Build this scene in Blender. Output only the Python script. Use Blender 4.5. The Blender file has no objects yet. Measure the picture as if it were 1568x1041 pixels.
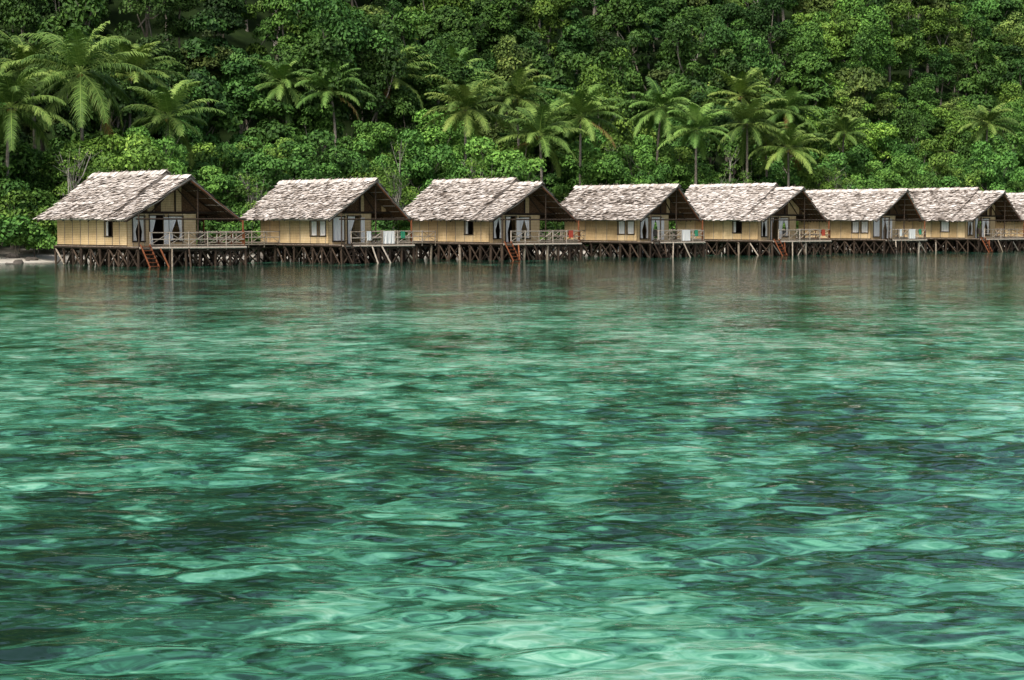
import bpy, math, random
import numpy as np
from mathutils import Vector, noise as mnoise

random.seed(7); rng = np.random.default_rng(11)
scene = bpy.context.scene
A = math.radians(41.6); CA, SA = math.cos(A), math.sin(A)
OX, OY = -22.0, 125.0          # first hut: tip of the seaward gable
F = 2788.0; CAMH = 3.0

# ------------------------------------------------------------------ helpers
def link(o):
    scene.collection.objects.link(o); return o
def empty(name, loc=(0,0,0), rot=0.0):
    e = bpy.data.objects.new(name, None); e.location = loc; e.rotation_euler = (0,0,rot)
    e.empty_display_size = 0.5
    return link(e)
def child(name, me, parent, loc=(0,0,0)):
    o = bpy.data.objects.new(name, me); o.parent = parent; o.location = loc
    return link(o)

class MB:
    def __init__(s): s.v=[]; s.f=[]; s.t=[]; s.m=[]
    def face(s, pts, tone=.5, mat=0):
        b=len(s.v); s.v.extend([tuple(p) for p in pts]); s.f.append(tuple(range(b,b+len(pts)))); s.t.append(tone); s.m.append(mat)
    def box(s, x0,x1,y0,y1,z0,z1, tone=.5, mat=0):
        b=len(s.v)
        s.v.extend([(x0,y0,z0),(x1,y0,z0),(x1,y1,z0),(x0,y1,z0),(x0,y0,z1),(x1,y0,z1),(x1,y1,z1),(x0,y1,z1)])
        for q in ((0,3,2,1),(4,5,6,7),(0,1,5,4),(1,2,6,5),(2,3,7,6),(3,0,4,7)):
            s.f.append(tuple(b+i for i in q)); s.t.append(tone); s.m.append(mat)
    def beam(s, p0,p1,r0,r1=None,n=6,tone=.5,mat=0,cap=True):
        if r1 is None: r1=r0
        p0=Vector(p0); p1=Vector(p1); d=(p1-p0)
        if d.length<1e-5: return
        d.normalize(); a=d.orthogonal().normalized(); c=d.cross(a)
        b=len(s.v)
        for p,r in ((p0,r0),(p1,r1)):
            for i in range(n):
                an=2*math.pi*i/n+.4
                s.v.append(tuple(p+a*(r*math.cos(an))+c*(r*math.sin(an))))
        for i in range(n):
            j=(i+1)%n
            s.f.append((b+i,b+j,b+n+j,b+n+i)); s.t.append(tone); s.m.append(mat)
        if cap:
            s.f.append(tuple(b+n+i for i in range(n))); s.t.append(tone); s.m.append(mat)
            s.f.append(tuple(b+n-1-i for i in range(n))); s.t.append(tone); s.m.append(mat)
    def arr(s, V, T, mat=0):   # V (N,4,3)
        b=len(s.v); N,k=V.shape[0],V.shape[1]
        s.v.extend(map(tuple,V.reshape(-1,3).tolist()))
        idx=(np.arange(N*k).reshape(N,k)+b).tolist()
        s.f.extend(map(tuple,idx)); s.t.extend(list(map(float,T))); s.m.extend([mat]*N)
    def mesh(s,name,mats,smooth=False):
        me=bpy.data.meshes.new(name); me.from_pydata(s.v,[],s.f)
        for m in mats: me.materials.append(m)
        me.polygons.foreach_set('material_index', s.m)
        at=me.attributes.new('tone','FLOAT','FACE'); at.data.foreach_set('value', s.t)
        if smooth: me.polygons.foreach_set('use_smooth',[True]*len(s.f))
        me.update(); return me

class NT:
    def __init__(s,name):
        s.mat=bpy.data.materials.new(name); s.mat.use_nodes=True; s.nt=s.mat.node_tree; s.nt.nodes.clear()
        s.out=s.nt.nodes.new('ShaderNodeOutputMaterial')
    def n(s,typ,**kw):
        nd=s.nt.nodes.new(typ)
        for k,v in kw.items(): setattr(nd,k,v)
        return nd
    def l(s,a,b): s.nt.links.new(a,b)
    def ramp(s,fac,stops,interp='LINEAR'):
        r=s.nt.nodes.new('ShaderNodeValToRGB'); r.color_ramp.interpolation=interp
        els=r.color_ramp.elements
        while len(els)<len(stops): els.new(.5)
        for e,(p,c) in zip(els,stops):
            e.position=p; e.color=(c[0],c[1],c[2],1)
        s.l(fac,r.inputs['Fac']); return r.outputs['Color']
    def mix(s,fac,a,b,typ='MIX'):
        m=s.nt.nodes.new('ShaderNodeMix'); m.data_type='RGBA'; m.blend_type=typ
        for i,v in ((0,fac),(6,a),(7,b)):
            if hasattr(v,'links'): s.l(v,m.inputs[i])
            else: m.inputs[i].default_value = v if i==0 else (v[0],v[1],v[2],1)
        return m.outputs[2]
    def math(s,op,a,b=0.0,c=0.0,clamp=False):
        m=s.nt.nodes.new('ShaderNodeMath'); m.operation=op; m.use_clamp=clamp
        for i,v in enumerate((a,b,c)):
            if hasattr(v,'links'): s.l(v,m.inputs[i])
            else: m.inputs[i].default_value=v
        return m.outputs[0]
    def mrange(s,v,a,b,c,d,smooth=True):
        mr=s.n('ShaderNodeMapRange'); mr.interpolation_type='SMOOTHSTEP' if smooth else 'LINEAR'
        for n_,x in (('From Min',a),('From Max',b),('To Min',c),('To Max',d)): mr.inputs[n_].default_value=x
        s.l(v,mr.inputs['Value']); return mr.outputs[0]
    def tone(s):
        a=s.nt.nodes.new('ShaderNodeAttribute'); a.attribute_name='tone'; return a.outputs['Fac']
    def noise(s,vec,scale,detail=3,rough=.5,dist=0):
        nd=s.n('ShaderNodeTexNoise'); nd.inputs['Scale'].default_value=scale; nd.inputs['Detail'].default_value=detail
        nd.inputs['Roughness'].default_value=rough; nd.inputs['Distortion'].default_value=dist
        if vec is not None: s.l(vec,nd.inputs['Vector'])
        return nd
    def pos(s,scale=(1,1,1),kind='Object'):
        tc=s.n('ShaderNodeTexCoord'); mp=s.n('ShaderNodeMapping'); mp.inputs['Scale'].default_value=scale
        s.l(tc.outputs[kind],mp.inputs['Vector']); return mp.outputs['Vector']
    def principled(s,col,rough=.8,spec=.3,bump=None,bstr=.4,bdist=.02):
        p=s.n('ShaderNodeBsdfPrincipled'); p.inputs['Roughness'].default_value=rough
        p.inputs['Specular IOR Level'].default_value=spec
        if hasattr(col,'links'): s.l(col,p.inputs['Base Color'])
        else: p.inputs['Base Color'].default_value=(*col,1)
        if bump is not None:
            b=s.n('ShaderNodeBump'); b.inputs['Strength'].default_value=bstr; b.inputs['Distance'].default_value=bdist
            s.l(bump,b.inputs['Height']); s.l(b.outputs['Normal'],p.inputs['Normal'])
        s.l(p.outputs[0],s.out.inputs['Surface']); return p

# ------------------------------------------------------------------ materials
def m_thatch():
    k=NT('thatch'); t=k.tone(); p=k.pos((1,1,1)); oi=k.n('ShaderNodeObjectInfo')
    n1=k.noise(p,.9,4).outputs[0]; n2=k.noise(p,14,2).outputs[0]
    v=k.math('ADD',k.math('MULTIPLY',t,.6),k.math('ADD',k.math('MULTIPLY',n1,.45),k.math('MULTIPLY',n2,.25)))
    v=k.math('ADD',v,k.math('MULTIPLY_ADD',oi.outputs['Random'],.10,-.05))
    c=k.ramp(v,[(.30,(.095,.076,.062)),(.50,(.33,.288,.25)),(.70,(.60,.55,.50)),(.95,(.78,.74,.70))])
    k.principled(c,.95,.1,n2,.5,.03); return k.mat
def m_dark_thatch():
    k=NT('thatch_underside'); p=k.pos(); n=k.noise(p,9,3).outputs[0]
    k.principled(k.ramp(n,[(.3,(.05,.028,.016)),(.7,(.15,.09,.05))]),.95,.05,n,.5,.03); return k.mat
def m_woven():
    k=NT('woven_bamboo'); t=k.tone(); p=k.pos()
    w=k.n('ShaderNodeTexWave'); w.wave_type='BANDS'; w.bands_direction='Z'; w.inputs['Scale'].default_value=2.6; w.inputs['Distortion'].default_value=1.5
    k.l(p,w.inputs['Vector'])
    n1=k.noise(k.pos((6,6,.8)),1.6,4,.65).outputs[0]; n2=k.noise(p,.6,3).outputs[0]; n3=k.noise(k.pos((9,9,9)),2.5,2).outputs[0]
    v=k.math('ADD',k.math('MULTIPLY',w.outputs['Fac'],.22),k.math('ADD',k.math('MULTIPLY',n1,.55),k.math('ADD',k.math('MULTIPLY',t,.3),k.math('MULTIPLY_ADD',n3,.3,-.15))))
    c=k.ramp(v,[(.25,(.30,.19,.085)),(.55,(.64,.47,.245)),(.85,(.84,.70,.45))])
    c=k.mix(k.math('MULTIPLY',n2,.35),c,(.33,.235,.13))
    k.principled(c,.8,.2,w.outputs['Fac'],.4,.02); return k.mat
def m_wood(name,a,b):
    k=NT(name); t=k.tone(); n=k.noise(k.pos((2,2,2)),3,4).outputs[0]
    v=k.math('ADD',k.math('MULTIPLY',n,.6),k.math('MULTIPLY',t,.4))
    k.principled(k.ramp(v,[(.25,a),(.75,b)]),.85,.2,n,.4,.02); return k.mat
def m_cloth():
    k=NT('curtain_cloth'); t=k.tone()
    k.principled(k.ramp(t,[(0,(.50,.56,.57)),(.45,(.76,.79,.78)),(1,(.9,.89,.85))]),.9,.1); return k.mat
def m_towel():
    k=NT('towel_cloth'); t=k.tone()
    k.principled(k.ramp(t,[(0,(.05,.28,.16)),(.5,(.45,.08,.05)),(1,(.10,.22,.42))],'CONSTANT'),.9,.1); return k.mat
def m_leaf(name,cols):
    k=NT(name); t=k.tone(); oi=k.n('ShaderNodeObjectInfo')
    c=k.ramp(t,cols); c=k.mix(1.0,c,oi.outputs['Color'],'MULTIPLY')
    k.principled(c,.6,.2); return k.mat
def m_ground():
    k=NT('ground_soil'); p=k.pos(kind='Object'); n=k.noise(p,.4,5).outputs[0]
    sx=k.n('ShaderNodeSeparateXYZ'); k.l(p,sx.inputs[0])
    hill=k.ramp(n,[(.3,(.008,.018,.006)),(.7,(.03,.055,.014))])
    sand=k.ramp(n,[(.3,(.38,.35,.29)),(.7,(.62,.59,.52))])
    h=k.math('MULTIPLY_ADD',sx.outputs['Z'],.9,k.math('MULTIPLY',n,-1.2))
    f=k.math('MULTIPLY',k.math('ADD',h,-.1),2.0,clamp=True)
    k.principled(k.mix(f,sand,hill),.95,.1,n,.6,.2); return k.mat
def m_rock():
    k=NT('rock'); n=k.noise(k.pos(kind='Generated'),12,5).outputs[0]
    k.principled(k.ramp(n,[(.3,(.04,.035,.03)),(.7,(.20,.18,.155))]),.9,.2,n,.6,.1); return k.mat
def m_water():
    k=NT('sea_water'); p=k.pos((1,1,1)); sx=k.n('ShaderNodeSeparateXYZ'); k.l(p,sx.inputs[0]); Y=sx.outputs['Y']; X=sx.outputs['X']
    wA=k.noise(k.pos((.85,1.05,1)),3.4,2,.5,.3)
    calm=k.mrange(Y,30,75,1,.55)
    h=k.math('MULTIPLY',k.math('MULTIPLY',wA.outputs[0],.034),calm)
    b=k.n('ShaderNodeBump'); b.inputs['Strength'].default_value=1; b.inputs['Distance'].default_value=1.0; k.l(h,b.inputs['Height'])
    # seabed seen refracted through the wave slopes (about 1.5 m of water)
    geo=k.n('ShaderNodeNewGeometry')
    off=k.n('ShaderNodeVectorMath',operation='MULTIPLY_ADD'); k.l(geo.outputs['Normal'],off.inputs[0]); off.inputs[1].default_value=(-3.0,-4.4,0); k.l(p,off.inputs[2])
    fl=k.n('ShaderNodeVectorMath',operation='MULTIPLY'); k.l(off.outputs[0],fl.inputs[0]); fl.inputs[1].default_value=(1,.75,0); q=fl.outputs[0]
    big=k.noise(q,.16,2,.5).outputs[0]; coral=k.noise(q,.95,5,.62,.3).outputs[0]; fin=k.noise(q,3.4,3,.6).outputs[0]
    v=k.math('ADD',k.math('MULTIPLY',big,.80),k.math('ADD',k.math('MULTIPLY',coral,1.25),k.math('MULTIPLY',fin,.55)))
    v=k.math('SUBTRACT',v,.835)
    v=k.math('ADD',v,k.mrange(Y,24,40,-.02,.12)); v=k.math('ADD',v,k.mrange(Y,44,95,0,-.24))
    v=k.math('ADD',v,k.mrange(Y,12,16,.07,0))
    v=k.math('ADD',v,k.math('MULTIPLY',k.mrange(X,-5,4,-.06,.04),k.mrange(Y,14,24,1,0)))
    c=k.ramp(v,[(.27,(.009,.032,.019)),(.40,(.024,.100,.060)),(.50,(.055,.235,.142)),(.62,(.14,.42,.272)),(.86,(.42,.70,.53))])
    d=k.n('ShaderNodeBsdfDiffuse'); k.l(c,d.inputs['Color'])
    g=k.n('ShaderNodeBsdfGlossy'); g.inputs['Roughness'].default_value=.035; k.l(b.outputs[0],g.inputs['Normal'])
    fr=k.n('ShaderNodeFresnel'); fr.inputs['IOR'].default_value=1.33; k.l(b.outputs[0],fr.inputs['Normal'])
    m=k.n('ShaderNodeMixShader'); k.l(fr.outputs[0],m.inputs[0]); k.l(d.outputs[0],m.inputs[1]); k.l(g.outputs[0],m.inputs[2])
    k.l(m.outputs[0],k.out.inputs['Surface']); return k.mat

THATCH=m_thatch(); UNDER=m_dark_thatch(); WOVEN=m_woven()
DWOOD=m_wood('dark_weathered_wood',(.016,.011,.008),(.085,.060,.042))
PWOOD=m_wood('pale_pole_wood',(.22,.18,.13),(.54,.48,.40))
OWOOD=m_wood('orange_pole_wood',(.13,.040,.016),(.32,.12,.055))
CLOTH=m_cloth(); TOWEL=m_towel()
LEAF=m_leaf('broad_leaves',[(0,(.024,.062,.013)),(.45,(.066,.150,.028)),(.8,(.120,.245,.044)),(1,(.19,.33,.07))])
PALM=m_leaf('palm_fronds',[(0,(.035,.075,.018)),(.5,(.085,.165,.035)),(.88,(.17,.26,.065)),(.93,(.22,.20,.06)),(1,(.20,.12,.045))])
BARK=m_wood('pale_bark',(.09,.078,.06),(.34,.31,.26)); WBARK=m_wood('white_bark',(.16,.145,.12),(.44,.42,.37))
GROUND=m_ground(); ROCK=m_rock(); WATER=m_water()
HUTM=[THATCH,UNDER,WOVEN,DWOOD,PWOOD,OWOOD,CLOTH,TOWEL]

# ------------------------------------------------------------------ terrain
def st(X,Y):
    dx,dy=X-OX,Y-OY
    u=dx*SA-dy*CA; t=dx*CA+dy*SA
    return -21-u, t
def xy(s,t):
    u=-21-s
    return OX+u*SA+t*CA, OY-u*CA+t*SA
SX=[-3000,-60,-6,-1.5,3,10,18,40,160,260,3000]; SZ=[-6,-4,-.8,0,.45,1.0,2.5,13,98,120,130]
def hgt(s,t):
    w=mnoise.noise(Vector((t*.05,0,3)))*2.0+mnoise.noise(Vector((t*.2,0,9)))*.8
    if t<0: w+=min(2.0,-t*.15)
    z=float(np.interp(s+w,SX,SZ))
    if s>12: z+=mnoise.noise(Vector((s*.03,t*.03,1)))*min(1,(s-12)/30)*7
    return z
def site(px,s):
    m=(px-784)/F
    c=SA*OX-CA*OY
    D=(-(21+s)+c)/(SA*m-CA)
    return m*D,D
sv=sorted(set([-3000,-800,-300,-120,-60,-30,-15,-9,-6]+[x*.75 for x in range(-6,20)]+list(range(15,60,3))+list(range(60,260,8))+[300,400,600,1000,2000,3000]))
tv=sorted(set([-3000,-1500,-800,-400,-250]+list(range(-160,330,4))+[400,600,1000,2000,3000]))
mb=MB(); 
for s in sv:
    for t in tv:
        X,Y=xy(s,t); mb.v.append((X,Y,hgt(s,t)))
nt_=len(tv)
for i in range(len(sv)-1):
    for j in range(nt_-1):
        mb.f.append((i*nt_+j,i*nt_+j+1,(i+1)*nt_+j+1,(i+1)*nt_+j)); mb.t.append(.5); mb.m.append(0)
link(bpy.data.objects.new('ground_terrain',mb.mesh('ground_terrain',[GROUND],True)))

# sea: really displaced ripples over the open lagoon, flat sheet around it
Ys=[6.0]
while Ys[-1]<112: Ys.append(Ys[-1]+max(.05,.0033*Ys[-1]))
Ys=np.array(Ys); NC=480; U=np.linspace(-1,1,NC)
XX=U[None,:]*(.36*Ys[:,None]+4); YY=np.repeat(Ys[:,None],NC,1); ZZ=np.zeros_like(XX)
dyr=np.maximum(.05,.0033*Ys)[:,None]
for i in range(120):
    lam=.28*(1.8/.28)**(rng.random()**1.05); th=rng.normal(.12,.5); kx,ky=math.sin(th)*2*math.pi/lam,math.cos(th)*2*math.pi/lam
    amp=.0028*lam*(1.2 if .38<lam<.95 else .75)*rng.uniform(.5,1.4); ph=rng.random()*6.28
    w=np.clip(lam/(3*dyr)-1,0,1)
    g=.55+.55*np.sin(XX*rng.uniform(.2,.9)+YY*rng.uniform(-.6,.6)+rng.random()*6.28)
    sgn=np.sin(kx*XX+ky*YY+ph)
    ZZ+=amp*w*g*(sgn+.25*(sgn*sgn-.5)*2)
ZZ*=np.interp(YY,[6,30,50,70,112],[.9,1,.75,.42,.3])
edge=np.clip((1-np.abs(U))[None,:]*8,0,1)*np.clip((Ys-6)/1.5,0,1)[:,None]*np.clip((112-Ys)/12,0,1)[:,None]
ZZ*=edge; ZZ[0]=0; ZZ[-1]=0; ZZ[:,0]=0; ZZ[:,-1]=0
NR=len(Ys); V=np.stack([XX,YY,ZZ],2).reshape(-1,3)
ii=np.arange((NR-1)*NC).reshape(NR-1,NC)[:,:-1]; Q=np.stack([ii,ii+1,ii+NC+1,ii+NC],2).reshape(-1,4)
vs=V.tolist(); fs=Q.tolist(); b=len(vs); R_=3500
vs+=[[-R_,-R_,0],[R_,-R_,0],[R_,R_,0],[-R_,R_,0]]
c0,c1,c2,c3=0,NC-1,NR*NC-1,(NR-1)*NC
fs+=[[b,b+1,c1,c0],[b+1,b+2,c2,c1],[b+2,b+3,c3,c2],[b+3,b,c0,c3]]
me=bpy.data.meshes.new('sea_water'); me.from_pydata(vs,[],fs); me.materials.append(WATER)
sm=[True]*(len(fs)-4)+[False]*4; me.polygons.foreach_set('use_smooth',sm); me.update()
link(bpy.data.objects.new('sea_water',me)); print('SEA',len(vs),'rms',float(ZZ.std()))

# rocks along the shore
mb=MB()
for i in range(260):
    t=random.uniform(-60,190); s=random.gauss(-1.5,2.2); X,Y=xy(s,t); z=hgt(s,t); r=random.uniform(.12,.6)*(1 if random.random()<.8 else 1.7)
    z=max(z,-.25); sd=random.random()*100
    nu,nv=8,5; b=len(mb.v)
    for a in range(nv+1):
        th=math.pi*a/nv
        for c in range(nu):
            ph=2*math.pi*c/nu
            d=Vector((math.sin(th)*math.cos(ph),math.sin(th)*math.sin(ph),math.cos(th)))
            q=r*(1+.45*mnoise.noise(d*1.4+Vector((sd,0,0))))
            mb.v.append((X+d.x*q*1.3,Y+d.y*q,z+d.z*q*.65))
    for a in range(nv):
        for c in range(nu):
            mb.f.append((b+a*nu+c,b+(a+1)*nu+c,b+(a+1)*nu+(c+1)%nu,b+a*nu+(c+1)%nu)); mb.t.append(.5); mb.m.append(0)
link(bpy.data.objects.new('shore_rocks',mb.mesh('shore_rocks',[ROCK])))

# ------------------------------------------------------------------ huts
def thatch(mb,r0,r1,e0,e1,rows,cols,rg,sag=.05):
    r0,r1,e0,e1=map(Vector,(r0,r1,e0,e1))
    nrm=(r1-r0).cross(e0-r0).normalized()
    if nrm.z<0: nrm=-nrm
    def P(s,t,l):
        p=(r0.lerp(r1,s)).lerp(e0.lerp(e1,s),t)
        return p+nrm*l-Vector((0,0,sag*math.sin(math.pi*t)*1.5+.09*mnoise.noise(Vector((s*5,t*3,r0.x+r0.y)))))
    for r in range(rows):
        rowt=rg.uniform(-.15,.15)
        for c in range(cols):
            s0=(c-.3+rg.uniform(-.3,.3))/cols; s1=(c+1.3+rg.uniform(-.3,.3))/cols
            s0=max(s0,-.012-rg.uniform(0,.012)); s1=min(s1,1.012+rg.uniform(0,.012))
            t0=r/rows; t1=(r+1.3+rg.uniform(-.45,.55))/rows
            if r==rows-1: t1=(r+1.1+rg.uniform(-.35,.85))/rows
            l1=.08+rg.uniform(0,.10)
            sh=rg.uniform(-.25,.25)/cols
            tone=min(1,max(0,.5+rowt+rg.uniform(-.36,.36)+(-.4 if rg.random()<.07 else 0)))
            mb.face([P(s0,t0,.015),P(s1,t0,.02),P(s1+sh,t1,l1),P(s0+sh,t1,l1*.9)],tone,0)
    th=.13
    top=[P(0,0,0),P(1,0,0),P(1,1,0),P(0,1,0)]; bot=[p-nrm*th for p in top]
    n=6
    for i in range(n):
        t0,t1=i/n,(i+1)/n
        q=[P(0,t0,0),P(1,t0,0),P(1,t1,0),P(0,t1,0)]; w=[x-nrm*th for x in q]
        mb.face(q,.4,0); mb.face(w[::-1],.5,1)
        mb.face([q[0],q[3],w[3],w[0]],.3,0); mb.face([q[1],w[1],w[2],q[2]],.3,0)
    mb.face([top[3],top[2],bot[2],bot[3]],.3,0)
    for i in range(9):
        s=(i+.15)/8.3
        mb.beam(P(s,0,-th-.05),P(s,1,-th-.05),.05,n=5,tone=rg.random(),mat=3)
    for i in range(6):
        t=(i+.5)/6; mb.beam(P(0.01,t,-th-.0),P(.99,t,-th-.0),.03,n=4,tone=rg.random(),mat=4)
def ridge_cap(mb,p0,p1,hw,drop,rg):
    p0,p1=Vector(p0),Vector(p1); L=(p1-p0).length; n=int(L/.22); y=(p1-p0).normalized()
    for i in range(n):
        c=p0.lerp(p1,(i+.5)/n); w=L/n*.8
        for sd in (-1,1):
            k=rg.uniform(.7,1.3); l=.10+rg.uniform(0,.09)
            mb.face([c-y*w+Vector((0,0,l+.02)),c+y*w+Vector((0,0,l+.02)),c+y*w+Vector((sd*hw*k,0,-drop*k+l)),c-y*w+Vector((sd*hw*k,0,-drop*k+l))],rg.uniform(.4,1),0)
        if rg.random()<.4:
            mb.beam(c+Vector((-.22,0,-.05)),c+Vector((.18,rg.uniform(-.1,.1),.20+rg.uniform(0,.16))),.025,.01,n=4,tone=.6,mat=4)

def wall(mb,p0,p1,z0,z1,ops,mat=2,rg=random,th=.07):
    """wall from p0 to p1 (xy), openings [(a,b,zb,zt)] metres along the wall"""
    p0=Vector((*p0,0)); p1=Vector((*p1,0)); d=(p1-p0); L=d.length; d.normalize(); n=Vector((d.y,-d.x,0))
    def slab(a,b,za,zb,tn,m=mat,o0=0,o1=None):
        if o1 is None: o1=-th
        q=[p0+d*a+n*o0,p0+d*b+n*o0,p0+d*b+n*o1,p0+d*a+n*o1]
        lo=[Vector((v.x,v.y,za)) for v in q]; hi=[Vector((v.x,v.y,zb)) for v in q]
        bb=lo+hi
        for f in ((0,1,5,4),(1,2,6,5),(2,3,7,6),(3,0,4,7),(4,5,6,7),(3,2,1,0)): mb.face([bb[i] for i in f],tn,m)
    cuts=sorted(set([0,L]+[o[0] for o in ops]+[o[1] for o in ops]))
    ext=[]
    for a,b in zip(cuts[:-1],cuts[1:]):
        m=max(1,round((b-a)/1.25))
        for i in range(m): ext.append((a+(b-a)*i/m,a+(b-a)*(i+1)/m))
    for a,b in ext:
        tn=rg.uniform(.15,.9); o=[o for o in ops if o[0]<=a+1e-4 and o[1]>=b-1e-4]
        if o:
            if o[0][2]>z0+.02: slab(a,b,z0,o[0][2],tn)
            slab(a,b,o[0][3],z1,tn)
        else: slab(a,b,z0,z1,tn)
    for a,b in ext[1:]:
        if not any(o[0]<a-.01<o[1]-.02 for o in ops): slab(a-.025,a+.025,z0,z1,.2,4,.03,.003)
    for zz in (z0,z1-.09):
        if zz==z0 and any(o[2]<=z0+.05 for o in ops): continue
        slab(0,L,zz,zz+.09,.4,3,.045,.0045)
    for o in ops:
        for aa in (o[0]-.06,o[1]): slab(aa,aa+.06,o[2],o[3],.3,3,.05,.001)
        slab(o[0]-.08,o[1]+.08,o[3],o[3]+.07,.3,3,.055,.001)
        if o[2]>z0+.05: slab(o[0]-.08,o[1]+.08,o[2]-.06,o[2],.3,3,.055,.001)
    return lambda a,off,z: Vector(((p0+d*a+n*off).x,(p0+d*a+n*off).y,z))
def curtain(mb,W,a,b,zb,zt,rg,tie=0,off=-.12):
    n=12; m=8
    for i in range(n):
        for j in range(m):
            pts=[]
            for ii,jj in ((i,j),(i+1,j),(i+1,j+1),(i,j+1)):
                u=ii/n; w=jj/m
                k=1 if not tie else (1-.62*min(1,(w/.6))**1.3 if w<.6 else .38+.2*(w-.6)/.4)
                x=a+(b-a)*(u*k) if tie>=0 else b-(b-a)*(u*k)
                pts.append(W(x,off+.04*math.sin(u*21),zt+(zb-zt)*w))
            mb.face(pts,.7+.3*math.sin(i*1.7)*.5+rg.uniform(-.05,.05),6)

def rail(mb,p0,p1,z,rg,mat=4,h=.95,pitch=1.6):
    p0=Vector((*p0,z)); p1=Vector((*p1,z)); L=(p1-p0).length; n=max(1,round(L/pitch)); up=Vector((0,0,1))
    for i in range(n+1):
        c=p0.lerp(p1,i/n); mb.beam(c-up*.25,c+up*(h+.06),.045,n=6,tone=rg.random(),mat=mat)
    for zz in (h,.5,.12):
        mb.beam(p0+up*zz,p1+up*(zz+rg.uniform(-.03,.03)),.035,n=5,tone=rg.random(),mat=mat)
    for i in range(n):
        a=p0.lerp(p1,i/n); b=p0.lerp(p1,(i+1)/n)
        if rg.random()<.75: mb.beam(a+up*.12,b+up*h,.026,n=4,tone=rg.random(),mat=mat)
        if rg.random()<.75: mb.beam(a+up*h,b+up*.12,.026,n=4,tone=rg.random(),mat=mat)

def stilts(mb,x0,x1,y0,y1,z,rg,dx=1.2,dy=1.25):
    nx=max(1,round((x1-x0)/dx)); ny=max(1,round((y1-y0)/dy))
    G={}
    for i in range(nx+1):
        for j in range(ny+1):
            x=x0+(x1-x0)*i/nx; y=y0+(y1-y0)*j/ny
            jx,jy=rg.uniform(-.15,.15),rg.uniform(-.15,.15); G[i,j]=(x,y)
            if 0<i<nx and 0<j<ny and rg.random()<.35: continue
            mb.beam((x,y,z-.1),(x+jx,y+jy,-2.0),.08+rg.random()*.045,n=7,tone=rg.random()*(.9),mat=4 if rg.random()<.05 else 3)
    for i in range(nx+1):
        x=x0+(x1-x0)*i/nx; mb.beam((x,y0-.15,z-.14),(x,y1+.15,z-.14),.075,n=6,tone=.2,mat=3)
    for j in range(ny+1):
        y=y0+(y1-y0)*j/ny; mb.beam((x0-.15,y,z-.28),(x1+.15,y,z-.28),.07,n=6,tone=.3,mat=3)
    def br(a,b,p=1.0):
        if rg.random()>p: return
        m=4 if rg.random()<.08 else 3
        lo=rg.uniform(-.4,.1)
        if rg.random()<.5: a,b=b,a
        mb.beam((a[0],a[1],z-.2),(b[0],b[1],lo),.06,n=6,tone=rg.random(),mat=m)
        if rg.random()<.6: mb.beam((b[0],b[1],z-.2),(a[0],a[1],lo),.055,n=6,tone=rg.random(),mat=3)
    for i in range(nx):
        for j in range(ny+1): br(G[i,j],G[i+1,j],.97 if j in (0,ny) else .45)
    for j in range(ny):
        for i in range(nx+1): br(G[i,j],G[i,j+1],.97 if i in (0,nx) else .45)
def deck(mb,x0,x1,y0,y1,z,rg):
    n=int((y1-y0)/.18)
    for i in range(n):
        a=y0+(y1-y0)*i/n; b=y0+(y1-y0)*(i+1)/n-.015
        mb.box(x0-rg.uniform(0,.08),x1+rg.uniform(0,.08),a,b,z-.06,z+rg.uniform(-.008,.008),rg.uniform(0,.45),4)

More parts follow.
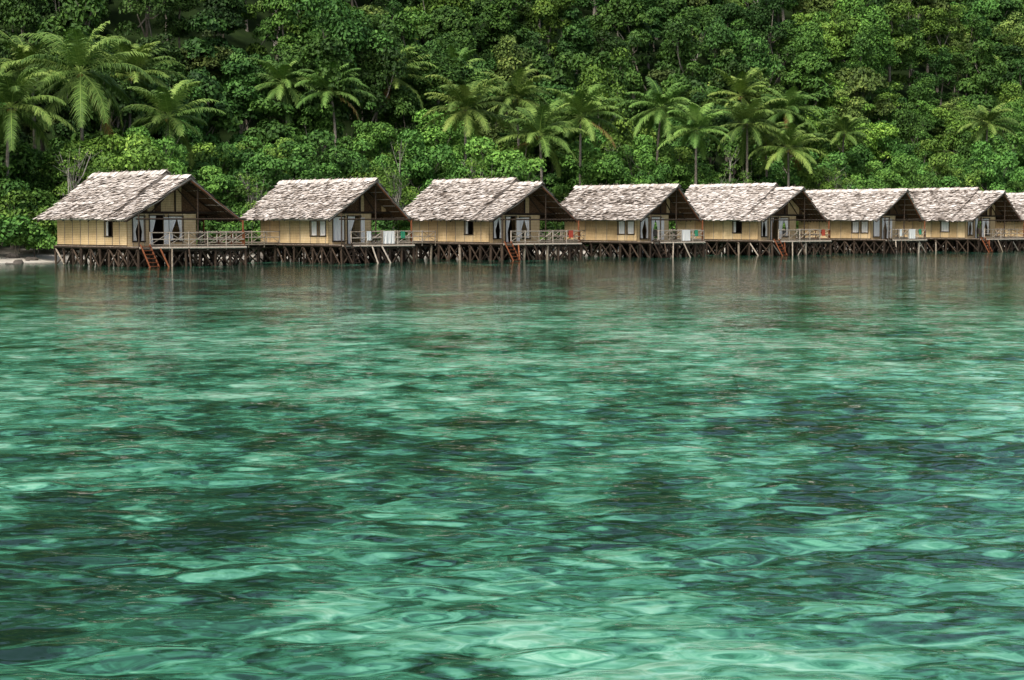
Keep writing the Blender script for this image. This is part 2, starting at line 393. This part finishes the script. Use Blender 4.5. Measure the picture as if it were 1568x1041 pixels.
ZF=1.38
def make_hut(k,kind):
    rg=random.Random(100+k)
    Xo=OX+12.19*k; Yo=OY+10.8*k
    if kind=='B': Xo-=.25
    e=empty('overwater_hut',(Xo,Yo,0),A+rg.uniform(-.012,.012))
    hw=4.7 if kind=='A' else 3.85
    LB=13.7 if kind=='A' else 12.6
    zr=(6.5 if kind=='A' else 6.2)+rg.uniform(-.06,.06); ze=3.28
    R=MB()
    if kind=='A':
        y0=3.2
        for sd in (-1,1):
            thatch(R,(0,y0,zr),(0,LB,zr),(sd*hw,y0+.15,ze),(sd*hw,LB-.1,ze),17,52,rg)
            thatch(R,(0,0,zr-.38),(0,y0+.5,zr-.38),(sd*(hw-.1),.75,ze-.05),(sd*(hw-.1),y0+.5,ze-.05),16,18,rg)
        ridge_cap(R,(0,y0-.05,zr),(0,LB+.05,zr),.34,.24,rg); ridge_cap(R,(0,-.05,zr-.38),(0,y0,zr-.38),.34,.24,rg)
        zp=zr-.38
    else:
        for sd in (-1,1):
            thatch(R,(0,0,zr),(0,LB,zr),(sd*hw,.75,ze),(sd*hw,LB-.1,ze),17,62,rg)
        ridge_cap(R,(0,-.05,zr),(0,LB+.05,zr),.32,.26,rg); zp=zr
    R.beam((0,-.15,zp-.22),(0,LB,zp-.22),.07,n=6,tone=.4,mat=3)
    for sd in (-1,1):
        R.beam((0,.05,zp-.2),(sd*(hw-.05),.8,ze-.2),.06,n=6,tone=.7,mat=5 if sd>0 else 3)
        R.beam((0,LB-.1,zr-.2),(sd*(hw-.05),LB-.2,ze-.2),.06,n=6,tone=.4,mat=3)
    child('thatched_roof',R.mesh('thatched_roof',HUTM),e)
    wi=hw-.95; W=MB(); yf=2.1; yb=LB-1.5
    slope=(zr-ze)/hw
    zt=zr-slope*wi-.22
    xr=1.7 if kind=='A' else 1.1
    yp=5.6
    L=yb-yf
    if kind=='A': ops=[(L-2.3-.75,L-2.3+.3,ZF+.7,ZF+1.75)]
    else: ops=[(L-2.3,L-1.45,ZF+.65,ZF+1.75),(L-1.2,L-.35,ZF+.65,ZF+1.75)]
    Wl=wall(W,(-wi,yb),(-wi,yf),ZF,zt,ops,rg=rg)
    C=MB()
    if kind=='B' or k==6:
        for o in ops: curtain(C,Wl,o[0]+.02,o[1]-.02,o[2]+.02,o[3]-.02,rg,0,-.09)
    else: curtain(C,Wl,ops[0][0]+.02,ops[0][0]+.3,ops[0][2]+.02,ops[0][3]-.02,rg,0,-.1)
    fw=xr+wi
    fo=[(.45,1.35,ZF+.35,ZF+2.05),(1.75,2.85,ZF+.02,ZF+2.1),(3.25,4.35,ZF+.35,ZF+2.05)] if kind=='A' else [(.4,1.45,ZF+.25,ZF+2.05),(1.75,2.95,ZF+.02,ZF+2.1)]
    Wf=wall(W,(-wi,yf),(xr,yf),ZF,zt,fo,rg=rg)
    for qi,o in enumerate(fo):
        full=(qi==0 and k%4==1)
        if full: curtain(C,Wf,o[0]+.02,o[1]-.02,o[2]+.04,o[3],rg,0,-.06)
        else:
            mid_=(o[0]+o[1])/2+rg.uniform(-.12,.12)
            curtain(C,Wf,o[0]+.02,mid_,o[2]+.04,o[3],rg,1,-.06)
            if qi!=1 or rg.random()<.4: curtain(C,Wf,mid_,o[1]-.02,o[2]+.04,o[3],rg,-1,-.07)
    if fo[1][1]+.3<fw: curtain(C,Wf,fo[1][1]-.05,fo[1][1]+.3,ZF+.15,ZF+2.0,rg,0,.12)
    wall(W,(xr,yf),(xr,yp),ZF,zt,[(1.2,2.2,ZF+.02,ZF+2.0)],rg=rg)
    wall(W,(xr,yp),(wi,yp),ZF,zt,[],rg=rg)
    wall(W,(wi,yp),(wi,yb),ZF,zt,[(2,2.8,ZF+.8,ZF+1.7)],rg=rg)
    wall(W,(wi,yb),(-wi,yb),ZF,zt,[],rg=rg)
    for yy,xa,xb,ry in ((yf+.02,-wi,wi,zp),(yb-.02,-wi,wi,zr)):
        n=14
        for i in range(n):
            a=xa+(xb-xa)*i/n; b=xa+(xb-xa)*(i+1)/n
            za=ry-slope*abs(a)-.28; zb_=ry-slope*abs(b)-.28
            if yy<5: za=min(za,ry-(ry-ze)/hw*abs(a)-.28); zb_=min(zb_,ry-(ry-ze)/hw*abs(b)-.28)
            for o in (0,.05):
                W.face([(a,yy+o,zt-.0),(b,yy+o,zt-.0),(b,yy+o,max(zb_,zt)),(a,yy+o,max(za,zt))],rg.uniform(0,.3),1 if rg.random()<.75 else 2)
    W.beam((-wi-.1,yf-.05,zt),(wi+.1,yf-.05,zt),.08,n=6,tone=.3,mat=3)
    W.beam((0,yf-.05,zt),(0,yf-.05,zp-.3),.06,n=6,tone=.3,mat=3)
    for i in (-1,1): W.beam((i*wi*.5,yf-.05,zt),(0,yf-.05,zp-.6),.045,n=6,tone=.3,mat=3)
    W.box(-wi+.1,wi-.1,yp+.1,yb-.1,zt-.04,zt,.2,3); W.box(-wi+.1,xr-.1,yf+.1,yp+.05,zt-.04,zt,.2,3)
    W.box(-wi+.1,xr-.1,yp-.1,yp,ZF,zt-.05,.2,3)
    child('woven_walls',W.mesh('woven_walls',HUTM),e)
    D=MB(); px0,px1=-wi-.15,hw-.1
    deck(D,px0,px1,.25,yb+.1,ZF,rg)
    D.beam((px0,.22,ZF-.1),(px1,.22,ZF-.1),.07,n=6,tone=.8,mat=4); D.beam((px0-.06,.2,ZF-.1),(px0-.06,yb+.1,ZF-.1),.07,n=6,tone=.3,mat=3)
    stilts(D,px0,px1,.35,yb,ZF,rg)
    child('stilt_platform',D.mesh('stilt_platform',HUTM),e)
    P=MB()
    for x in (px0+.1,xr-.9,px1-.15):
        zz=zp-(zp-ze)/hw*abs(x)-.25
        P.beam((x,.4,ZF),(x,.4,zz),.055 if x<3 else .07,n=7,tone=.6,mat=3 if x<3 else 5)
    P.beam((px1-.15,yp,ZF),(px1-.15,yp,3.5),.06,n=7,tone=.7,mat=5)
    P.beam((px0-.1,.4,ze-.02),(px1+.1,.4,ze-.02),.06,n=6,tone=.5,mat=3)
    rail(P,(px0+.9,.3),(px1-.1,.3),ZF,rg); rail(P,(px1-.1,.3),(px1-.1,yp+1.5),ZF,rg,mat=5 if kind=='A' else 4)
    child('veranda_railing',P.mesh('veranda_railing',HUTM),e)
    S=MB(); sx=px0+.1
    sm_=5 if kind=='A' else 3
    for o in (0,.7):
        S.beam((sx+o,.2,ZF+.15),(sx+o+.35,-1.0,-.7),.055,n=6,tone=.3,mat=sm_)
    for i in range(6):
        u=.06+i*.12; S.box(sx+.35*u,sx+.35*u+.7,.2-1.2*u-.1,.2-1.2*u+.08,ZF+.15-2.2*u-.03,ZF+.15-2.2*u+.02,.2,sm_)
    for i in range(3):
        x=px0+1.6+i*rg.uniform(.7,1.2); S.beam((x,.2,ZF-.1),(x+rg.uniform(-1,1),-.6,-.9),.06,n=6,tone=rg.random(),mat=5 if (i==0 and kind=='A') else 4 if rg.random()<.5 else 3)
    child('sea_steps',S.mesh('sea_steps',HUTM),e)
    child('curtains',C.mesh('curtains',HUTM),e)
    Tm=MB()
    def cloth(x0,x1,zb,mt,tn,y=.3):
        for i in range(8):
            a=x0+(x1-x0)*i/8; b=x0+(x1-x0)*(i+1)/8; oa,ob=[.03*math.sin(q*2.3) for q in (i,i+1)]
            Tm.face([(a,y-.06+oa,zb),(b,y-.06+ob,zb+.02),(b,y-.05,ZF+1.0),(a,y-.05,ZF+1.0)],tn,mt)
            Tm.face([(a,y+.06+oa,zb+.2),(b,y+.06+ob,zb+.2),(b,y+.05,ZF+1.0),(a,y+.05,ZF+1.0)],tn,mt)
            Tm.face([(a,y-.05,ZF+1.0),(b,y-.05,ZF+1.0),(b,y+.05,ZF+1.0),(a,y+.05,ZF+1.0)],tn,mt)
    if kind=='B':
        cloth(xr-.3,xr+.75,ZF+.05,6,1.0); cloth(px1-1.3,px1-.9,ZF+.45,7,.1)
        if k%4==1: cloth(px0+2.3,px0+2.7,ZF+.3,6,.3)
    elif k in (2,4): cloth(px1-1.4,px1-.9,ZF+.4,7,.6)
    child('laundry',Tm.mesh('laundry',HUTM),e) if Tm.f else None
    Fm=MB(); cx=xr+.9
    Fm.box(cx,cx+1.0,3.2,3.8,ZF+.70,ZF+.75,.6,4)
    for a in (cx+.06,cx+.94):
        for b in (3.26,3.74): Fm.beam((a,b,ZF),(a,b,ZF+.7),.03,n=5,tone=.5,mat=4)
    Fm.box(cx-.1,cx+1.3,4.5,4.95,ZF+.42,ZF+.46,.6,4); Fm.box(cx-.1,cx+1.3,4.95,5.0,ZF+.5,ZF+.95,.6,4)
    for a in (cx,cx+1.2):
        for b in (4.55,4.9): Fm.beam((a,b,ZF),(a,b,ZF+.42),.03,n=5,tone=.5,mat=4)
    child('table_and_bench',Fm.mesh('table_and_bench',HUTM),e)
for k in range(9): make_hut(k,'A' if k%2==0 else 'B')
for k in range(-0,8):
    rg=random.Random(900+k); e=empty('wooden_boardwalk',(OX+12.19*k,OY+10.8*k,0),A)
    m=MB(); xa=4.75 if k%2==0 else 3.9; xb=16.29-(3.1 if k%2==0 else 3.95)
    deck(m,xa,xb,8.6,10.4,ZF,rg); stilts(m,xa+.3,xb-.3,8.8,10.2,ZF,rg,1.7,1.4)
    rail(m,(xa,8.65),(xb,8.65),ZF,rg,pitch=1.5); rail(m,(xa,10.35),(xb,10.35),ZF,rg,pitch=1.5)
    child('deck_and_rails',m.mesh('deck_and_rails',HUTM),e)

# ------------------------------------------------------------------ vegetation
def unit(n):
    v=rng.normal(size=(n,3)); return v/np.linalg.norm(v,axis=1,keepdims=True)
def leaves(mb,cs,rs,per,size,flat=.75,mean_tone=.5,mat=0):
    for c,r in zip(cs,rs):
        n=int(per*r*r); 
        if n<5: continue
        d=unit(n); d[:,2]=np.where(d[:,2]<-.35,-d[:,2],d[:,2])
        rad=r*(.6+.5*rng.random((n,1))**.7)
        p=np.array(c)+d*rad*np.array([1,1,flat])
        nr=d*1.0+unit(n)*.75+np.array([0,0,.55]); nr/=np.linalg.norm(nr,axis=1,keepdims=True)
        a=np.cross(nr,unit(n)); a/=np.linalg.norm(a,axis=1,keepdims=True); b=np.cross(nr,a)
        L=size*(.6+.8*rng.random((n,1))); w=L*.34
        a[:,2:]-=.25
        V=np.stack([p-a*L*.5,p+b*w-nr*.0,p+a*L*.5-nr*L*.15,p-b*w],axis=1)
        ct=rng.normal(mean_tone,.14)  # each clump's own leaf tone, random around the mean
        mb.arr(V,np.clip(ct+rng.normal(0,.15,n),0,1),mat)
def tree_mesh(name,H,R,cb,ncl,per=230,leaf=.36,cr=(.9,1.6),limbs=8,fill=1.0,bark=None):
    mb=MB(); cs=[];rs=[]
    hz=(H-cb)/2
    for i in range(ncl):
        d=unit(1)[0]; q=random.random()**.4
        if d[2]<-.3 and random.random()<.5: d[2]*=-1
        sc=1+.55*mnoise.noise(Vector(d*1.5)+Vector((H*7,R*3,ncl)))
        p=np.array([d[0]*R*q*sc,d[1]*R*q*sc,cb+hz+d[2]*hz*q*sc]); cs.append(p); rs.append(random.uniform(*cr))
    leaves(mb,cs,[r*math.sqrt(fill) if fill<1 else r for r in rs],per*fill,leaf)
    bend=[random.uniform(-.6,.6) for _ in range(4)]
    pts=[Vector((bend[0]*t*t,bend[1]*t*t,(cb+hz*1.0)*t-(1.0 if t==0 else 0))) for t in (0,.3,.6,.85,1)]
    r=.045*H*(.36 if fill==1 else .45)
    for i in range(4): mb.beam(pts[i],pts[i+1],r*(1-.18*i),r*(1-.18*(i+1)),n=7,tone=random.random(),mat=1)
    for i in range(limbs):
        c=Vector(cs[random.randrange(len(cs))]); s=pts[random.choice((2,3,3,4)) if fill==1 else random.choice((1,2,2,3))]; mid=s.lerp(c,.5)+Vector((random.uniform(-.4,.4),random.uniform(-.4,.4),-.3))
        mb.beam(s,mid,r*.42,r*.28,n=5,tone=random.random(),mat=1); mb.beam(mid,c,r*.28,r*.12,n=5,tone=random.random(),mat=1)
        for _ in range(3):
            e=c+Vector((random.uniform(-1,1),random.uniform(-1,1),random.uniform(-.2,1.3))); mb.beam(mid.lerp(c,random.uniform(.2,1)),e,r*.14,r*.045,n=4,tone=random.random(),mat=1)
    return mb.mesh(name,[LEAF,bark or BARK])
TALL=[tree_mesh('forest_tree_mesh',random.uniform(9,15),random.uniform(2.1,3.9),random.uniform(1.2,3.5),random.randint(20,30),per=random.uniform(170,220),leaf=random.uniform(.26,.40),cr=random.choice(((.6,1.2),(.7,1.5),(.9,1.6))),limbs=6) for _ in range(10)]
ROUND=[tree_mesh('shore_tree_mesh',random.uniform(6.5,9.5),random.uniform(2.8,4),random.uniform(1.2,2),random.randint(24,30),per=290,leaf=.27,cr=(.7,1.3)) for _ in range(6)]
BUSH=[tree_mesh('bush_mesh',random.uniform(3,4.2),random.uniform(1.8,2.4),.3,random.randint(12,15),per=300,leaf=.25,cr=(.6,1.0),limbs=5) for _ in range(4)]
SPARSE=[tree_mesh('sparse_tree_mesh',random.uniform(8,9.5),random.uniform(2.2,2.9),3.0,22,per=230,leaf=.20,cr=(.6,1.0),limbs=15,fill=.7,bark=WBARK) for _ in range(4)]

def palm_mesh(H,fl,seed):
    r=random.Random(seed); mb=MB(); lean=Vector((r.uniform(-1.4,1.4),r.uniform(-1.2,1.2),0)); nf=r.randint(22,29)
    pts=[Vector((lean.x*(t**2-t)*1.6,lean.y*(t**2-t)*1.6,H*t))-Vector((0,0,1 if t==0 else 0)) for t in [i/8 for i in range(9)]]
    for i in range(8): mb.beam(pts[i],pts[i+1],.19-.010*i,.19-.010*(i+1),n=8,tone=r.uniform(.2,.8),mat=1)
    top=pts[-1]; Vs=[];Ts=[]
    dead=r.random()<.3; wind=Vector((r.uniform(-.2,.2),r.uniform(-.1,.1),0)); e0=r.uniform(70,84); er=r.uniform(100,122)
    for k in range(nf):
        fr=k/nf
        az=k*2.39996+r.uniform(-.3,.3); el=math.radians(e0-er*fr**.9+r.uniform(-11,11)); L=fl*1.15*r.uniform(.78,1.12)*(1 if k>2 else .75)
        bend=math.radians(r.uniform(60,105)*(1-.35*fr))
        hd=(Vector((math.cos(az),math.sin(az),0))+wind).normalized(); p=top.copy(); e=el; n=12; sp=[p.copy()]; side=Vector((-hd.y,hd.x,0))
        for i in range(n):
            p=p+(hd*math.cos(e)+Vector((0,0,1))*math.sin(e))*(L/n); e-=bend*(2*(i+.5)/n)/n; e=max(e,-1.45); sp.append(p.copy())
        old=dead and k==nf-1; ft=1 if old else r.uniform(.15,.85)
        for i in range(n): mb.beam(sp[i],sp[i+1],.04*(1-i/n)+.012,.04*(1-(i+1)/n)+.01,n=4,tone=.86 if not old else 1,mat=0,cap=False)
        nl=50
        for j in range(nl):
            u=.12+.88*j/nl; fi=u*n; i0=min(n-1,int(fi)); c=sp[i0].lerp(sp[i0+1],fi-i0); tg=(sp[i0+1]-sp[i0]).normalized()
            upv=side.cross(tg); upv=upv if upv.z>0 else -upv
            for sd in (-1,1):
                ll=fl*.24*math.sin(math.pi*min(1,(.2+u*.76)))**.7*r.uniform(.65,1.15)
                d=(side*sd*.8+tg*.62+upv*r.uniform(-.1,.25)-Vector((0,0,.2))).normalized()
                m1=c+d*ll*.5; d2=(d+Vector((0,0,-.5-r.uniform(0,.45)))).normalized(); e1=m1+d2*ll*.5; w=tg*.048
                tn=min(1,max(0,ft+r.uniform(-.2,.2)))
                if not old: tn=min(tn,.87)
                Vs.append([c-w,c+w,m1+w,m1-w]); Ts.append(tn); Vs.append([m1-w,m1+w,e1+w*.2,e1-w*.2]); Ts.append(tn)
    mb.arr(np.array([[tuple(q) for q in v] for v in Vs]),Ts,0)
    for i in range(6):
        a=i*1.05; q=top+Vector((.25*math.cos(a),.25*math.sin(a),-.35)); mb.beam(q+Vector((0,0,.14)),q-Vector((0,0,.14)),.12,.08,n=6,tone=.93,mat=0)
    return mb.mesh('palm_tree',[PALM,BARK])

PALMS=[(128,112,9,6.4),(52,108,22,5.2),(22,165,8,5.0),(205,118,20,4.8),(262,180,10,4.4),(436,128,24,4.0),(600,118,26,4.8),(508,140,20,4.2),
 (714,168,9,4.8),(790,152,14,4.5),(826,208,6,4.8),(888,180,9,4.8),(1012,165,11,4.7),(1064,200,7,4.1),(1142,190,8,4.8),(1205,228,5,4.6),(1132,148,22,4.4),(1204,168,16,4.3),
 (1508,190,14,4.4),(1290,205,14,3.6),(698,118,27,3.8),(1170,215,10,3.8)]
palm_xy=[]
for i,(px,py,s,fl) in enumerate(PALMS):
    X,Y=site(px,s); ss,tt=st(X,Y); g=hgt(ss,tt); z=CAMH+(341-py)/F*Y
    o=bpy.data.objects.new('palm_tree',palm_mesh(max(4,z-g),fl,50+i)); o.location=(X,Y,g)
    b=random.uniform(1.0,1.45); o.color=(b*random.uniform(.95,1.2),b*1.05,b*.95,1); link(o); palm_xy.append((X,Y,s))
SP=((120,2.8,1.0),(160,3.4,.85),(600,2.6,.95),(388,2.8,.8),(735,2.8,1.0),(690,3.4,.75),(1112,3.0,1.0),(1275,3.2,1.0),(905,36,1.2),(940,16,1.2),(1050,46,1.2),(1390,56,1.3),(425,50,1.2),(1150,56,1.2),(640,3.4,.7))
sp_xy=[(*site(px,s),s) for px,s,k in SP]

def vis(X,Y,mg=8):
    return abs(X)<.2812*Y+mg
def place(parent,meshes,s0,s1,step,sc,colf,name,jit=.45,avoid=None):
    s=s0; cnt=0
    while s<s1:
        t=-120
        while t<320:
            S=s+random.uniform(-jit,jit)*step; T=t+random.uniform(-jit,jit)*step; t+=step
            X,Y=xy(S,T)
            if not vis(X,Y): continue
            if avoid and any((X-a)**2+(Y-b)**2<avoid**2 for a,b,_ in palm_xy): continue
            if avoid and any(0<b-Y<9 and abs(X-a*Y/b)<2.6 for a,b,_ in palm_xy) and random.random()<.75: continue
            if name!='bush' and any((X-a)**2+(Y-b)**2<1.6**2 or (q<10 and 0<b-Y<5 and abs(X-a)<1.6) for a,b,q in sp_xy): continue
            me=random.choice(meshes)
            o=bpy.data.objects.new(name,me); o.location=(X,Y,hgt(S,T)-.2); k=random.uniform(*sc); o.scale=(k*random.uniform(.85,1.15),k,k*random.uniform(.85,1.2)); o.rotation_euler=(random.uniform(-.08,.08),random.uniform(-.08,.08),random.uniform(0,6.28))
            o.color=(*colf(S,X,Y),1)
            if parent: o.parent=parent
            link(o); cnt+=1
        s+=step
    return cnt
def col_front(S,X,Y):
    n=mnoise.noise(Vector((X*.09,Y*.09,2))); b=random.uniform(.8,1.4)*(1+.35*n); w=random.random()
    if w<.25: return (b*1.4,b*1.2,b*1.0)
    if w<.5: return (b*.8,b*.95,b*.95)
    return (b*1.05,b*1.1,b)
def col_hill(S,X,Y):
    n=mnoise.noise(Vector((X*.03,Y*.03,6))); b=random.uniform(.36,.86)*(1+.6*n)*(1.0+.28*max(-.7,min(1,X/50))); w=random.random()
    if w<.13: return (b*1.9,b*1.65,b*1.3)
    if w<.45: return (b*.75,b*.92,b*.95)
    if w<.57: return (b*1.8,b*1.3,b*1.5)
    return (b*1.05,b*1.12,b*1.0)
bush=empty('shoreline_bushes'); mid=empty('shoreline_trees'); hill=empty('hillside_forest')
c1=place(bush,BUSH,2.8,6.5,2.7,(.75,1.25),col_front,'bush')
c2=place(mid,ROUND,5.5,17,4.2,(.75,1.25),col_front,'shore_tree',avoid=1.6)
c3=place(mid,TALL,16,22,5.2,(.7,1.0),col_front,'shore_tree',avoid=1.8)
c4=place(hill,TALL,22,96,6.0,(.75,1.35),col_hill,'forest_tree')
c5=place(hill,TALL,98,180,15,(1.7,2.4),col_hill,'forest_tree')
print('COUNTS',c1,c2,c3,c4,c5)
for (X,Y,s),(px,_,k) in zip(sp_xy,SP):
    ss,tt=st(X,Y)
    o=bpy.data.objects.new('sparse_branch_tree',random.choice(SPARSE)); o.location=(X,Y,hgt(ss,tt)-.2); o.scale=(k,k,k*1.0); o.rotation_euler=(0,0,random.uniform(0,6)); o.color=(1.3,1.15,1.0,1); link(o)

# ------------------------------------------------------------------ light
w=bpy.data.worlds.new('World'); scene.world=w; w.use_nodes=True; nt=w.node_tree; nt.nodes.clear()
sky=nt.nodes.new('ShaderNodeTexSky'); sky.sky_type='NISHITA'; sky.sun_disc=False
az=math.radians(212); el=math.radians(50)    # azimuth clockwise from +Y
sky.sun_elevation=el; sky.sun_rotation=az; sky.air_density=1.0; sky.dust_density=5.0; sky.ozone_density=.6
bg=nt.nodes.new('ShaderNodeBackground'); bg.inputs['Strength'].default_value=.15; out=nt.nodes.new('ShaderNodeOutputWorld')
nt.links.new(sky.outputs[0],bg.inputs[0]); nt.links.new(bg.outputs[0],out.inputs[0])
sd=bpy.data.lights.new('sun','SUN'); sd.energy=3.0; sd.angle=math.radians(15); sd.color=(1,.95,.88)
so=bpy.data.objects.new('sun',sd); d=Vector((math.sin(az)*math.cos(el),math.cos(az)*math.cos(el),math.sin(el)))
so.rotation_euler=d.to_track_quat('Z','Y').to_euler(); so.location=(0,0,60); link(so)
scene.view_settings.view_transform='Standard'; scene.view_settings.look='None'; scene.view_settings.exposure=0

cd=bpy.data.cameras.new('camera'); cd.sensor_width=36; cd.lens=36*F/1568; cd.clip_end=8000; cd.clip_start=.1
co=bpy.data.objects.new('camera',cd); co.location=(0,0,CAMH); co.rotation_euler=(math.radians(90)-math.atan(179.5/F),0,0); link(co); scene.camera=co
